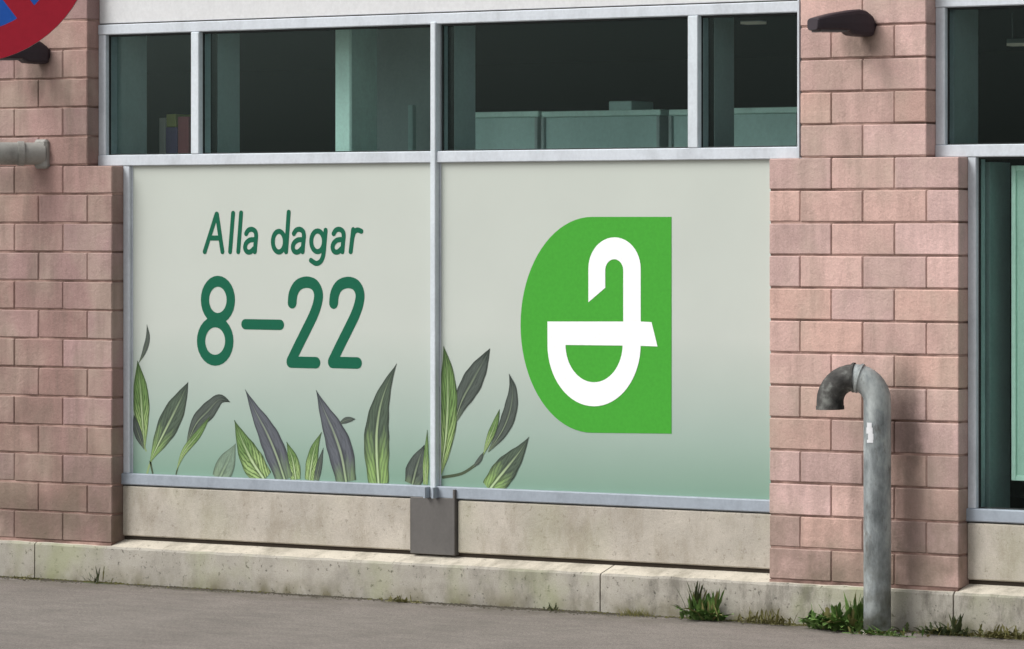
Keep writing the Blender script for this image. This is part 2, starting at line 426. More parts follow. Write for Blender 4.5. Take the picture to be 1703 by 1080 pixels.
# heights of the window bands on the window plane
Z_SILL0, Z_SILL1 = .500, .562
Z_TR0, Z_TR1 = 2.158, 2.215
Z_HD0, Z_HD1 = 2.842, 2.895
def window(x0, x1, mulls_low, mulls_up, panel_low):
    """x0,x1: faces of the wide piers; glazing above is half a block wider each side"""
    u0, u1 = x0-BW/2, x1+BW/2
    fr = bmesh.new()
    d0, d1 = YW-.03, YW+.05
    box(fr, u0, u1, d0-.004, d1, Z_HD0, Z_HD1, .004)
    box(fr, u0, u1, d0-.004, d1, Z_TR0, Z_TR1, .004)
    box(fr, u0, u0+.052, d0, d1, Z_TR1, Z_HD0, .003); box(fr, u1-.052, u1, d0, d1, Z_TR1, Z_HD0, .003)
    box(fr, x0, x0+.045, d0, d1, Z_SILL1, Z_TR0, .003); box(fr, x1-.045, x1, d0, d1, Z_SILL1, Z_TR0, .003)
    o = obj('window', fr, M['frame'], bld)
    sl = bmesh.new(); box(sl, x0-.01, x1+.01, d0-.010, d1, Z_SILL0+.003, Z_SILL1, .005)
    obj('window_sill', sl, M['frame_dark'], o)
    gk = bmesh.new(); box(gk, x0-.01, x1+.01, d0+.004, d1, Z_SILL0-.004, Z_SILL0+.003)
    obj('gasket_or_shade', gk, M['dark_trim_and_shade'], o)  # dark strip standing for the thin shadow under the sill
    for x, w, full in mulls_up:
        mu = bmesh.new()
        if full:
            box(mu, x-w/2, x+w/2, d0-.014, d1, Z_SILL0-.02, Z_HD0+.01, .004)
            box(mu, x-w/2-.007, x-w/2-.001, d0-.004, d1, Z_SILL1, Z_TR0, .001)
        else: box(mu, x-w/2, x+w/2, d0-.006, d1, Z_TR1, Z_HD0, .004)
        obj('mullion', mu, M['mullion'], o)
        fn = bmesh.new(); box(fn, x-w/2+.004, x+w/2-.004, d1+.05, d1+.20, Z_TR0-.2, Z_HD1)
        obj('inner_fin', fn, M['fin'], o)
        fn = bmesh.new(); box(fn, x-w/2+.008, x+w/2-.008, d1, d1+.05, Z_TR1, Z_HD0)
        obj('gasket_or_shade', fn, M['dark_trim_and_shade'], o)
    for a, b, z0, z1 in panes_of(u0, u1, x0, x1, [m[0] for m in mulls_up], mulls_low, panel_low):
        gm = bmesh.new(); box(gm, a, b, YW+.004, YW+.012, z0, z1)
        obj('pane', gm, M['glass'], o)
        gk = bmesh.new(); t = .010      # thin dark rubber line round the glass
        for q in ((a, b, z1-t, z1), (a, b, z0, z0+t*.6)): box(gk, q[0], q[1], YW-.008, YW+.002, q[2], q[3])
        box(gk, a, a+t*.7, YW-.008, YW+.002, z0+t*.6, z1-t); box(gk, b-t*.7, b, YW-.008, YW+.002, z0+t*.6, z1-t)
        obj('gasket_or_shade', gk, M['dark_trim_and_shade'], o)
    fn = bmesh.new(); box(fn, u0-.02, u0+.05, d1+.0, d1+.20, Z_TR0-.02, Z_HD1); obj('inner_fin', fn, M['fin'], o)
    fn = bmesh.new(); box(fn, x0+.0, x0+.05, d1+.03, d1+.20, .06, Z_TR0-.021); obj('inner_fin', fn, M['fin'], o)
    et = bmesh.new(); box(et, u1-.013, u1-.002, -.008, d0-.004, Z_TR0+.004, Z_HD1, .001); obj('edge_trim', et, M['frame'], o)
    sp = bmesh.new(); box(sp, u0, u1, d0+.006, d1, Z_HD1+.006, ZTOP, .003)
    s = obj('spandrel_panel', sp, M['spandrel'], bld)
    ln = bmesh.new(); box(ln, u0, u1, d0+.012, d1, Z_HD1, Z_HD1+.006); obj('joint', ln, M['gap'], s)
    return o
def panes_of(u0, u1, x0, x1, ups, lows, panel_low):
    out = []
    e = [u0+.05] + sorted(ups) + [u1-.05]
    for i, (a, b) in enumerate(zip(e, e[1:])):
        out.append((a+(.026 if i else 0), b-(.026 if i < len(e)-2 else 0), Z_TR1, Z_HD0))
    if not panel_low:
        e = [x0+.045] + sorted(lows) + [x1-.045]
        for i, (a, b) in enumerate(zip(e, e[1:])):
            out.append((a+(.026 if i else 0), b-(.026 if i < len(e)-2 else 0), Z_SILL1, Z_TR0))
    return out
XM = PX(718.0, YW-.05)
win = window(XL1, XR0, [], [(PX(325, YW-.03), .056, False), (XM, .034, True), (PX(1153, YW-.03), .060, False)], True)
winr = window(XR1, RX, [XR1+1.7], [(XR1+1.7, .052, True)], False)
winl = window(LX, XL0, [LX+1.6], [(LX+1.6, .052, True)], False)
# slightly projecting metal edge where the glazing meets the right pier
# concrete panels under the windows, dark gap, plinth
def under(x0, x1, cuts):
    xs = [x0] + cuts + [x1]
    for a, b in zip(xs[::2], xs[1::2]):
        bm = bmesh.new(); box(bm, a, b, YW-.035, YW+.10, .238, Z_SILL0-.004, .006)
        obj('concrete_panel', bm, M['panel_concrete'], bld)
    bm = bmesh.new(); box(bm, x0-.002, x1+.002, YW-.018, YW+.10, .19, .238)
    obj('joint', bm, M['gap'], bld)
xp0, xp1 = PX(680, .05), PX(757, .05)
under(XL1, XR0, [xp0, xp1])
under(XR1, RX, []); under(LX, XL0, [])
bm = bmesh.new(); box(bm, xp0+.004, xp1-.004, YW-.047, YW+.08, .225, Z_SILL0+.006, .003)
mp = obj('metal_plate', bm, M['plate'], bld)
bm = bmesh.new(); box(bm, xp1-.014, xp1-.001, YW-.053, YW-.02, .232, Z_SILL1-.012, .002)
obj('flange', bm, M['plate'], mp)
bm = bmesh.new()
for sx in (-.026, .026):
    bm = bmesh.new(); box(bm, XM+sx-.006, XM+sx+.006, YW-.075, YW-.03, Z_SILL0+.004, Z_SILL1-.004, .001)
    obj('clamp', bm, M['frame_dark'], mp)

# plinth: lengths with open joints; sloped top under the windows
random.seed(5)
PJ = sorted([PX(63), PX(1003), PX(1590)] + [PX(63)-2.2, PX(63)-4.4, PX(1703)+1.2, PX(1703)+3.4])
ends = [LX-3*BW-1] + PJ + [RX+3*BW+1]
def plinth_len(a, b):
    bm = bmesh.new()
    prof = [(-.022, -.1), (-.022, .176), (-.014, .187), (0.098, .222), (.12, .222), (.12, -.1)]
    n = max(2, int((b-a)/.06))
    rings = []
    for i in range(n+1):
        x = a + (b-a)*i/n
        r = []
        for k, (y, z) in enumerate(prof):
            q = noise.noise(Vector((x*9, k*3.1, 0))) * (.004 if k in (1, 2) else .002)
            r.append(bm.verts.new((x, y+q, z + (q*1.2 if k in (1, 2) else 0))))
        rings.append(r)
    for r, s in zip(rings, rings[1:]):
        for k in range(len(prof)-1):
            f = bm.faces.new((r[k], r[k+1], s[k+1], s[k])); f.material_index = 1 if k in (2, 3) else 0
    bm.faces.new(rings[0]); bm.faces.new(rings[-1][::-1])
    obj('plinth', bm, [M['plinth'], M['plinth_cap']], bld)
for a, b in zip(ends, ends[1:]): plinth_len(a+.004, b-.004)
bm = bmesh.new(); box(bm, ends[0], ends[-1], .0, .118, -.1, .17); obj('joint', bm, M['gap'], bld)
for a, b in ((XL0, XL1), (XR0, XR1), (RX, RX+3*BW), (LX-3*BW, LX)):
    bm = bmesh.new(); box(bm, a+.003, b-.003, -.006, .15, .16, ZB+.0015)
    obj('bedding_joint', bm, M['mortar'], bld)

# room behind the glass
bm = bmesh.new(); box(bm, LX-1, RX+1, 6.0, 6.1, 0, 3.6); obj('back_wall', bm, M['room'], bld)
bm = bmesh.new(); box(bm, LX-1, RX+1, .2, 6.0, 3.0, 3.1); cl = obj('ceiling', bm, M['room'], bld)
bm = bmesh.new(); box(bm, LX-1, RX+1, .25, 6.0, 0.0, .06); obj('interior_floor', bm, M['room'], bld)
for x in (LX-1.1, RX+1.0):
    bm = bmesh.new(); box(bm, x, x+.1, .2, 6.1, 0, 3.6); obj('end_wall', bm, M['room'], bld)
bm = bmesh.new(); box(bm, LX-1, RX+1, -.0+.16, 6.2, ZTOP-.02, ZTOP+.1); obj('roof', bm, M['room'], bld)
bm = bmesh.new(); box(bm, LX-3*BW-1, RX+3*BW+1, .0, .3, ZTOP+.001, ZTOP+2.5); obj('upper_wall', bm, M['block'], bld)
M['block_plain'] = M['block']
# column close behind the glass
a, b = PX(556, .42), PX(583, .42)
bm = bmesh.new(); box(bm, a, b, .42, .62, .06, 3.0, .008); obj('column', bm, M['column'], bld)

# ------------------------------------------------------------------ shop fittings inside
def cabinet(pxa, pxb, pytop, Y, label, lips=True):
    a = P(pxa, pytop, Y); b = P(pxb, pytop, Y); z = (a.z+b.z)/2
    t = thing('shelving_unit', label, 'shelving', ((a.x+b.x)/2, Y+.2, .06), 'pale shelving units standing with their backs to the windows')
    bm = bmesh.new(); box(bm, a.x+.02, b.x-.02, Y+.01, Y+.04, .06, z-.03, .003); obj('back_panel', bm, M['cabinet'], t)
    bm = bmesh.new(); box(bm, a.x, b.x, Y, Y+.42, z-.03, z, .004); obj('top_rail', bm, M['column'], t)
    for x in (a.x, b.x-.022):
        bm = bmesh.new(); box(bm, x, x+.020, Y-.004, Y+.40, .06, z-.031, .003); obj('upright', bm, M['board'], t)
    for zz in (.5, .9, 1.3, 1.7):
        bm = bmesh.new(); box(bm, a.x+.022, b.x-.022, Y+.05, Y+.38, zz, zz+.02); obj('shelf', bm, M['cabinet'], t)
    return t
YC = .85
cabinet(778, 895, 186, YC, 'pale teal shelving back behind the glass, just right of the middle mullion')
cabinet(900, 1098, 184, YC, 'widest teal shelving back behind the glass, with a carton on top')
cabinet(1112, 1185, 182, YC, 'narrow teal shelving back crossed by the mullion right of the wide unit')
cabinet(1205, 1330, 179, YC, 'teal shelving back behind the last pane beside the brick pier')
def carton(px0, px1, py0, py1, Y, mat, label, cat='carton', parent=None):
    a = P(px0, py1, Y); b = P(px1, py0, Y)
    bm = bmesh.new(); box(bm, a.x, b.x, Y, Y+.18, a.z, b.z, .004)
    return tag(obj('carton', bm, mat), label, cat)
carton(1012, 1050, 168, 184.3, YC+.08, M['cabinet'], 'small grey carton on top of the widest shelving unit')
# board and post at the right of the second pane
t = thing('display_board', 'dark grey-green board standing between the teal column and the middle mullion', 'board', (PX(645, .9), .9, .06))
bm = bmesh.new(); a, b = PX(592, .95), PX(735, .95); box(bm, a, b, .95, 1.0, .06, P(650, 48, .95).z, .004); obj('panel', bm, M['board'], t)
bm = bmesh.new(); a, b = PX(678, .8), PX(686, .8); box(bm, a, b, .8, .83, .06, P(680, 175, .8).z, .003); obj('post', bm, M['cabinet'], t)
t = thing('display_board', 'dark teal board behind the leftmost pane, left of the coloured cartons', 'board', (PX(225, .9), .9, .06))
bm = bmesh.new(); a, b = PX(196, .9), PX(232, .9); box(bm, a, b, .9, .95, .06, P(215, 66, .9).z, .004); obj('panel', bm, M['board'], t)
t = thing('display_board', 'faint dark panel behind the second pane from the left, beside its mullion', 'board', (PX(365, .5), .5, .06))
bm = bmesh.new(); a, b = PX(349, .5), PX(383, .5); box(bm, a, b, .5, .53, .06, P(365, 60, .5).z, .004); obj('panel', bm, M['fin'], t)
# coloured cartons stacked behind the leftmost pane
ZS = P(290, 262, .45).z
t = thing('display_stand', 'low pale stand carrying coloured cartons behind the leftmost pane', 'stand', (PX(290, .5), .5, .06))
bm = bmesh.new(); a, b = PX(262, .45), PX(318, .45); box(bm, a, b, .45, .75, ZS-.03, ZS, .004); obj('top', bm, M['cabinet'], t)
for x in (a, b-.03):
    for y in (.46, .71):
        bm = bmesh.new(); box(bm, x, x+.03, y, y+.03, .06, ZS-.03); obj('leg', bm, M['cabinet'], t)
for q in ((264, 274, 196, 262, 'carton_pale', 'pale narrow carton at the left of the stand behind the leftmost pane'),
          (275, 294, 212, 262, 'fabric_purple', 'dark purple carton in the middle of the stand behind the leftmost pane'),
          (276, 292, 190, 211.5, 'carton_yellow', 'olive yellow carton resting on the dark purple carton'),
          (295, 313, 194, 262, 'carton_red', 'dull red carton at the right of the stand behind the leftmost pane')):
    carton(q[0], q[1], q[2], q[3], .50, M[q[4]], q[5])
# ceiling lamps inside, switched on but faint
def em(name, c, s):
    m = bpy.data.materials.new(name); m.use_nodes = True; b = m.node_tree.nodes['Principled BSDF']
    b.inputs['Base Color'].default_value = (*c, 1); b.inputs['Emission Color'].default_value = (*c, 1); b.inputs['Emission Strength'].default_value = s; return m
M['tube_on'] = em('lamp_tube', (.9, .85, .7), .06)
for px, py, lb in ((1248, 36, 'short dim ceiling lamp seen through the pane left of the brick pier'), (1692, 72, 'short dim ceiling lamp seen through the upper pane right of the brick pier')):
    c = P(px, py, 2.6)
    t = thing('ceiling_light', lb, 'ceiling light', (c.x, 2.6, c.z))
    bm = bmesh.new(); box(bm, c.x-.07, c.x+.07, 2.6, 2.66, c.z, c.z+.025, .003); obj('housing', bm, M['board'], t)
    bm = bmesh.new(); box(bm, c.x-.065, c.x+.065, 2.595, 2.66, c.z-.014, c.z); obj('tube', bm, M['tube_on'], t)
    for s in (-.05, .05):
        bm = bmesh.new(); tube(bm, [(c.x+s, 2.63, c.z+.02), (c.x+s, 2.63, 3.0)], .004, 6); obj('rod', bm, M['board'], t)

# poster behind the right window's lower glass
t = thing('hanging_poster', 'pale green framed poster behind the lower glass of the right window', 'poster', (PX(1700, .22)+.45, .22, .75))
ya = .20
a = P(1687, 795, ya); b = P(1687, 280, ya); z0, z1 = a.z, b.z; x0 = a.x; x1 = x0+.95
bm = bmesh.new(); box(bm, x0, x1, ya, ya+.02, z0, z1, .003); obj('board', bm, M['poster'], t)
bm = bmesh.new()
for q in ((x0-.012, x0+.012, z0-.012, z1+.012), (x1-.012, x1+.012, z0-.012, z1+.012)): box(bm, q[0], q[1], ya-.008, ya+.028, q[2], q[3], .002)
for q in ((z0-.012, z0+.012), (z1-.012, z1+.012)): box(bm, x0+.012, x1-.012, ya-.007, ya+.027, q[0], q[1], .002)
obj('frame', bm, M['green_frame'], t)

# ------------------------------------------------------------------ printed window panels
YP = YW-.012
def polyface(bm, pts, y, mi=0):
    f = bm.faces.new([bm.verts.new((p[0], y, p[1])) for p in pts]); f.material_index = mi; return f
def pz(px, py):
    v = P(px, py, YP); return (v.x, v.z)
def leaf(parent, pts, w, mat, k=[0], prof='leaf'):
    """pts tip..foot in photograph pixels, w widest width in m"""
    k[0] += 1; y = YP-.0008-.00006*k[0]
    q = smoothpts([pz(*p) for p in pts], 6); n = len(q)
    bm = bmesh.new(); uv = bm.loops.layers.uv.new('UVMap')
    rows = []; 
    L = [0]
    for a, b in zip(q, q[1:]): L.append(L[-1]+math.hypot(b[0]-a[0], b[1]-a[1]))
    for i in range(n):
        s = L[i]/L[-1]
        a, b = q[max(i-1, 0)], q[min(i+1, n-1)]
        tx, tz = b[0]-a[0], b[1]-a[1]; d = math.hypot(tx, tz); tx, tz = tx/d, tz/d
        if prof == 'leaf': ww = w*.5*(math.sin(PI*(min(s, 1)**.92)*.985)**1.1)
        elif prof == 'cut': ww = w*.5*math.sin(PI/2*min(1, s*1.35))**1.15*(1-.22*max(0, s-.7)/.3)
        else: ww = w*.5*(.5+.5*s)
        ww = max(ww, .0012)
        ww *= 1+.025*math.sin(i*1.3+k[0])
        rows.append([((q[i][0]+tz*ww*c, y, q[i][1]-tx*ww*c), ((c+1)/2, 1-s)) for c in (-1, -.5, 0, .5, 1)])
    V = [[(bm.verts.new(p), t) for p, t in r] for r in rows]
    for r, s in zip(V, V[1:]):
        for j in range(4):
            c4 = (r[j], r[j+1], s[j+1], s[j])
            f = bm.faces.new([c[0] for c in c4])
            for lo, c in zip(f.loops, c4): lo[uv].uv = c[1]
    return obj('printed_leaf', bm, mat, parent)

xl0, xl1 = XL1+.045, XM-.017
xr0, xr1 = XM+.019, XR0-.02
tl = thing('window_sign', 'pale green shop window sign with opening hours in dark green letters', 'sign', ((xl0+xl1)/2, YP, Z_SILL1))
bm = bmesh.new(); box(bm, xl0, xl1, YP, YP+.03, Z_SILL1-.004, Z_TR0+.004); obj('panel', bm, M['print'], tl)
tr_ = thing('window_sign', 'pale green shop window sign with a white cup and snake emblem on green', 'sign', ((xr0+xr1)/2, YP, Z_SILL1))
bm = bmesh.new(); box(bm, xr0, xr1+.03, YP, YP+.03, Z_SILL1-.004, Z_TR0+.004); obj('panel', bm, M['print'], tr_)
# thin pale edge seal round each sheet
for t_, a, b in ((tl, xl0, xl1), (tr_, xr0, xr1)):
    for q0, q1 in ((a, a+.008), (b-.010, b)):
        bm = bmesh.new(); box(bm, q0, q1, YP-.002, YP, Z_SILL1, Z_TR0)
        obj('edge_seal', bm, M['frame'], t_)

S_H = .0395  # numerals' stroke width
def el(cx, cy, rx, ry, a0=0, a1=360, n=28):
    return [(cx+rx*math.cos(R(a0+(a1-a0)*i/n)), cy-ry*math.sin(R(a0+(a1-a0)*i/n))) for i in range(n+1)]
def conv(pts): return [pz(*p) for p in pts]
YS = YP-.0010
def glyph(name, strokes, w, parent, mat):
    bm = bmesh.new()
    for i, (pts, closed) in enumerate(strokes):
        stroke(bm, conv(pts), w, YS, .00012*i, closed)
    obj.raw = False
    return obj(name, bm, mat, parent)
G = M['text_green']
# "8"
glyph('numeral', [(el(362.5, 499, 21.5, 31)[:-1], True), (el(358, 567.5, 23.5, 32)[:-1], True)], .056, tl, G)
glyph('dash', [([(408, 539.5), (466, 540.5)], False)], .053, tl, G)
two = [(486, 504), (488, 488), (496, 474.5), (510, 469.5), (523, 474), (529.5, 487), (528.5, 503), (522, 523), (511, 546), (497, 574)]
for dx, dy in ((0, 0), (69, .5)):
    p = [(x+dx, y+dy) for x, y in smoothpts(two, 4)] + [(484+dx, 601+dy)]
    glyph('numeral', [(p, False), ([(484+dx, 602.5+dy), (525.5+dx, 603.5+dy)], False)], .058, tl, G)
# "Alla dagar"
lw = .0262
def z6(pts): return [(430+x/3.6, 280+y/3.6) for x, y in pts]
def z5(pts): return [(x/3.6, 280+y/3.6) for x, y in pts]
glyph('letter', [(z5([(1226, 500), (1297, 275)]), False), (z5([(1299, 275), (1332, 500)]), False), (z5([(1256, 418), (1318, 418)]), False)], lw, tl, G)
glyph('letter', [(z5([(1396, 270), (1378, 500)]), False)], lw, tl, G)
glyph('letter', [(z5([(1444, 268), (1427, 500)]), False)], lw, tl, G)
def aglyph(dx):
    p1 = smoothpts([(212, 392), (225, 372), (246, 366), (266, 378), (272, 405), (268, 450), (264, 500)], 5)
    p2 = smoothpts([(268, 428), (235, 430), (212, 450), (206, 478), (218, 500), (240, 500), (264, 476)], 5)
    glyph('letter', [(z6([(x+dx, y) for x, y in p1]), False), (z6([(x+dx, y) for x, y in p2]), False)], lw, tl, G)
aglyph(-286); aglyph(0); aglyph(238)
glyph('letter', [([(430+(122+36*math.cos(a))/3.6, 280+(440-62*math.sin(a))/3.6) for a in [i*PI/14 for i in range(28)]], True), (z6([(181, 264), (165, 500)]), False)], lw, tl, G)
glyph('letter', [([(430+(354+38*math.cos(a))/3.6, 280+(438-62*math.sin(a))/3.6) for a in [i*PI/14 for i in range(28)]], True),
                 (z6(smoothpts([(402, 372), (396, 440), (388, 520), (372, 558), (345, 570), (314, 552)], 5)), False)], lw, tl, G)
glyph('letter', [(z6([(567, 368), (552, 500)]), False), (z6(smoothpts([(560, 425), (572, 385), (592, 370), (616, 378)], 5)), False)], lw, tl, G)

# leaves on the left sheet
lv = [([(244.5, 540), (246, 562), (240, 585), (231, 604)], .030, 'leaf_dark'),
      ([(229, 600), (234, 650), (237, 700), (241, 746)], .10, 'leaf_green'),
      ([(223, 690), (228, 715), (240, 748)], .05, 'leaf_dark'),
      ([(313, 636), (299, 668), (280, 706), (262, 742), (250, 768)], .125, 'leaf_mid'),
      ([(383, 669), (366, 664), (347, 683), (326, 706), (310, 742)], .085, 'leaf_dark'),
      ([(350, 692), (330, 722), (306, 752), (294, 782)], .040, 'leaf_green'),
      ([(392, 738), (380, 765), (364, 798)], .115, 'leaf_pale', 'cut'),
      ([(477, 735), (487, 765), (492, 798)], .075, 'leaf_green', 'cut'),
      ([(408, 648), (424, 682), (443, 718), (459, 755), (474, 799)], .130, 'leaf_grey', 'cut'),
      ([(390, 699), (404, 735), (420, 768), (440, 798)], .135, 'leaf_green', 'cut'),
      ([(591, 697), (576, 699), (563, 706)], .028, 'leaf_dark'),
      ([(535, 719), (524, 745), (518, 775), (515, 799)], .070, 'leaf_green', 'cut'),
      ([(538, 745), (532, 770), (526, 799)], .038, 'leaf_dark', 'cut'),
      ([(526, 649), (539, 682), (555, 718), (568, 757), (576, 802)], .150, 'leaf_grey', 'cut'),
      ([(660, 605), (645, 638), (633, 676), (627, 718), (627, 762), (630, 805)], .150, 'leaf_mid', 'cut'),
      ([(706, 740), (694, 775), (686, 806)], .115, 'leaf_dark', 'cut'),
      ([(711, 715), (709, 760), (708, 806)], .035, 'leaf_green', 'cut')]
for q in lv: leaf(tl, q[0], q[1]*1.1, M[q[2]], prof=q[3] if len(q) > 3 else 'leaf')
def pstem(parent, pts, w, mat):
    bm = bmesh.new(); stroke(bm, conv(smoothpts(pts, 5)), w, YP-.0006); return obj('printed_stem', bm, mat, parent)
M['stem'] = mat_paint('stem_print', (.28, .38, .17), .5, .3); M['stem_dark'] = mat_paint('stem_print_dark', (.06, .085, .045), .5, .3)
pstem(tl, [(262, 742), (250, 770), (245, 787)], .012, M['stem']); pstem(tl, [(250, 768), (254, 787)], .012, M['stem_dark'])
pstem(tl, [(300, 760), (293, 789)], .009, M['stem_dark'])
pstem(tl, [(223, 680), (230, 715), (243, 750)], .009, M['stem'])
rv = [([(815, 580), (801, 607), (785, 636), (768, 668), (756, 706)], .110, 'leaf_dark'),
      ([(738, 576), (744, 615), (745, 670), (741, 735), (731, 797)], .112, 'leaf_green'),
      ([(847, 622), (853, 648), (849, 682), (836, 716), (812, 752)], .075, 'leaf_dark'),
      ([(831, 681), (824, 705), (812, 735), (804, 757)], .038, 'leaf_green'),
      ([(805, 752), (797, 766), (786, 778)], .022, 'leaf_dark'),
      ([(880, 727), (865, 751), (846, 775), (828, 797), (814, 815)], .125, 'leaf_mid', 'cut')]
for q in rv: leaf(tr_, q[0], q[1]*1.1, M[q[2]], prof=q[3] if len(q) > 3 else 'leaf')
pstem(tr_, [(790, 774), (768, 788), (737, 794)], .015, M['stem_dark'])
# emblem
out = [(1117, 361)] + [(985-119*math.sin(t), 540.5-179.5*math.cos(t)) for t in [PI*i/40 for i in range(41)]] + [(1117, 721.5)]
bm = bmesh.new(); polyface(bm, conv(out), YP-.0012); em_ = obj('emblem', bm, M['logo_green'], tr_)
bm = bmesh.new(); yw = YP-.0022
arcO = [(1022.5-43.5*math.cos(t), 447-52*math.sin(t)) for t in [PI*i/24 for i in range(25)]]
arcI = [(1022-15*math.cos(t), 450-18.5*math.sin(t)) for t in [PI*i/24 for i in range(25)]]
full_o = [(979, 503)] + arcO + [(1066, 535)]; full_i = [(1007, 479)] + arcI + [(1037, 535)]
for i in range(len(full_o)-1): polyface(bm, conv([full_o[i], full_o[i+1], full_i[i+1], full_i[i]]), yw)
polyface(bm, conv([(911, 535), (1037, 535), (1066, 535), (1084, 536), (1094, 576.5), (1066, 575.5), (1036, 575), (941, 574), (911, 574)]), yw)
bo = [(988.5-77.5*math.cos(t), 573+103*math.sin(t)) for t in [PI*i/32 for i in range(33)]]
bi = [(988.5-47.5*math.cos(t), 573+63*math.sin(t)) for t in [PI*i/32 for i in range(33)]]
for i in range(32): polyface(bm, conv([bo[i], bo[i+1], bi[i+1], bi[i]]), yw-.0002)
bmesh.ops.remove_doubles(bm, verts=bm.verts[:], dist=.0001)
obj('cup_and_snake', bm, M['logo_white'], em_)

# ------------------------------------------------------------------ wall lamps
def wall_lamp(anchor, label):
    """flattened teardrop head on a short bracket; anchor = point on the wall"""
    t = thing('wall_lamp', label, 'lamp', anchor, 'dark floodlights on the brick piers')
    ax = Vector((-.14, -.40, -.015)).normalized(); side = Vector((ax.y*-1, ax.x, 0)).normalized() ; up = Vector((0, 0, 1))
    A = Vector(anchor) + Vector((0, -.004, 0))
    bm = bmesh.new(); rings = []
    N = 14
    # s, half width, top, bottom
    prof = [(-.004, .040, .024, -.056), (.008, .050, .036, -.060), (.04, .052, .060, -.060), (.075, .052, .066, -.058), (.11, .052, .063, -.054), (.135, .052, .059, -.036), (.20, .050, .049, -.034), (.27, .048, .034, -.034), (.305, .045, .025, -.033), (.312, .040, .020, -.029)]
    for s, hw, tp, bt in prof:
        c = A + ax*s; r = []
        for k in range(N):
            a = 2*PI*k/N; ca, sa = math.cos(a), math.sin(a)
            x = hw*math.copysign(abs(ca)**.4, ca); z = (tp if sa > 0 else -bt)*math.copysign(abs(sa)**.5, sa)
            r.append(bm.verts.new(c + side*x + up*z))
        rings.append(r)
    for r, s in zip(rings, rings[1:]):
        for k in range(N): bm.faces.new((r[k], r[(k+1) % N], s[(k+1) % N], s[k]))
    bm.faces.new(rings[0][::-1]); bm.faces.new(rings[-1])
    obj('housing', bm, M['lamp_body'], t)
    bm = bmesh.new(); tube(bm, [A+ax*.0, A+ax*.07], .026, 14); obj('bracket', bm, M['lamp_body'], t, smooth=False)
    bm = bmesh.new(); tube(bm, [A+Vector((0, -.008, -.01)), A+Vector((0, .006, -.01))], .04, 18); obj('wall_plate', bm, M['lamp_body'], t)
    bm = bmesh.new()
    c0, c1 = A+ax*.15, A+ax*.29
    vs = []
    for c, hw in ((c0, .042), (c1, .038)):
        for s in (-1, 1):
            for dz in (-.040, -.020): vs.append(bm.verts.new(c + side*hw*s + up*dz))
    for q in ((0,1,3,2),(4,6,7,5),(0,4,5,1),(2,3,7,6),(0,2,6,4),(1,5,7,3)): bm.faces.new([vs[i] for i in q])
    obj('lens', bm, M['lamp_lens'], t)
    return t
a = P(1446, 40); wall_lamp((a.x, 0, a.z), 'dark floodlight high on the brick pier right of the windows, above the vent pipe')
a = P(76, 88); wall_lamp((a.x, 0, a.z), 'dark floodlight on the left brick pier, partly behind the round road sign')

# ------------------------------------------------------------------ horizontal pipe on the left pier
a = P(74, 256)
t = thing('overflow_pipe', 'pale weathered pipe projecting from the left brick pier under the floodlight', 'pipe', (a.x, 0, a.z))
ax = Vector((-.45, -.60, 0)).normalized()
bm = bmesh.new(); A = Vector((a.x, 0, a.z))
tube(bm, [A+ax*s for s in (0, .05, .3, .6)], .058, 24, cap=False)
tube(bm, [A+ax*.6, A+ax*.601, A+ax*.50], [.058, .050, .050], 24, cap=False)
obj('pipe', bm, M['pvc'], t, smooth=True)
bm = bmesh.new(); box(bm, a.x-.05, a.x+.04, -.03, .01, a.z-.078, a.z+.075, .012); obj('wall_bracket', bm, M['pvc'], t)
bm = bmesh.new(); tube(bm, [A+ax*.10, A+ax*.13], .064, 24); obj('collar', bm, M['pvc'], t, smooth=False)

# ------------------------------------------------------------------ bent vent pipe standing on the pavement
yp = -.125
base = P(1459, 1050, yp)
t = thing('vent_pipe', 'grey galvanised vent pipe with bent top standing before the right brick pier', 'pipe', (base.x, yp, 0))
rr = .062; ztop = 1.838-(602-378)/362.0
dirv = Vector((-.92, -.38, 0)).normalized(); br = .108
zc = ztop - rr - br
B = Vector((base.x, yp, 0))
pts = [B+Vector((0, 0, z)) for z in [-.05, .2, .4, .6, .8, .95]]
pts += [B+Vector((0, 0, zc)) + dirv*br*(1-math.cos(x)) + Vector((0, 0, br*math.sin(x))) for x in [PI*i/16 for i in range(0, 9)]]
bm = bmesh.new(); tube(bm, pts, rr, 28); obj('pipe', bm, M['pipe'], t, smooth=True)
pts = [B+Vector((0, 0, zc)) + dirv*br*(1-math.cos(x)) + Vector((0, 0, br*math.sin(x))) for x in [PI*i/16 for i in range(8, 17)]]
pts.append(pts[-1]+Vector((0, 0, -.035)))
bm = bmesh.new(); tube(bm, pts, [rr*.985]*len(pts), 28, cap=False)
pin = pts[::-1]; tube(bm, [pin[0]]+pin[:6], [rr*.985]+[rr*.86]*6, 28, cap=False)
obj('spout', bm, M['spout_mottle'], t, smooth=True)
def pc(x): return B+Vector((0, 0, zc)) + dirv*br*(1-math.cos(x)) + Vector((0, 0, br*math.sin(x)))
for x in (PI*.42, PI*.50):
    bm = bmesh.new(); tube(bm, [pc(x-.05), pc(x+.05)], rr+.006, 28); obj('collar', bm, M['pipe'] if x < 1.4 else M['spout_mottle'], t)
bm = bmesh.new(); tube(bm, [pts[-1]+Vector((0, 0, .014)), pts[-1]+Vector((0, 0, -.002))], rr+.002, 28, cap=False); obj('rim', bm, M['spout_mottle'], t)
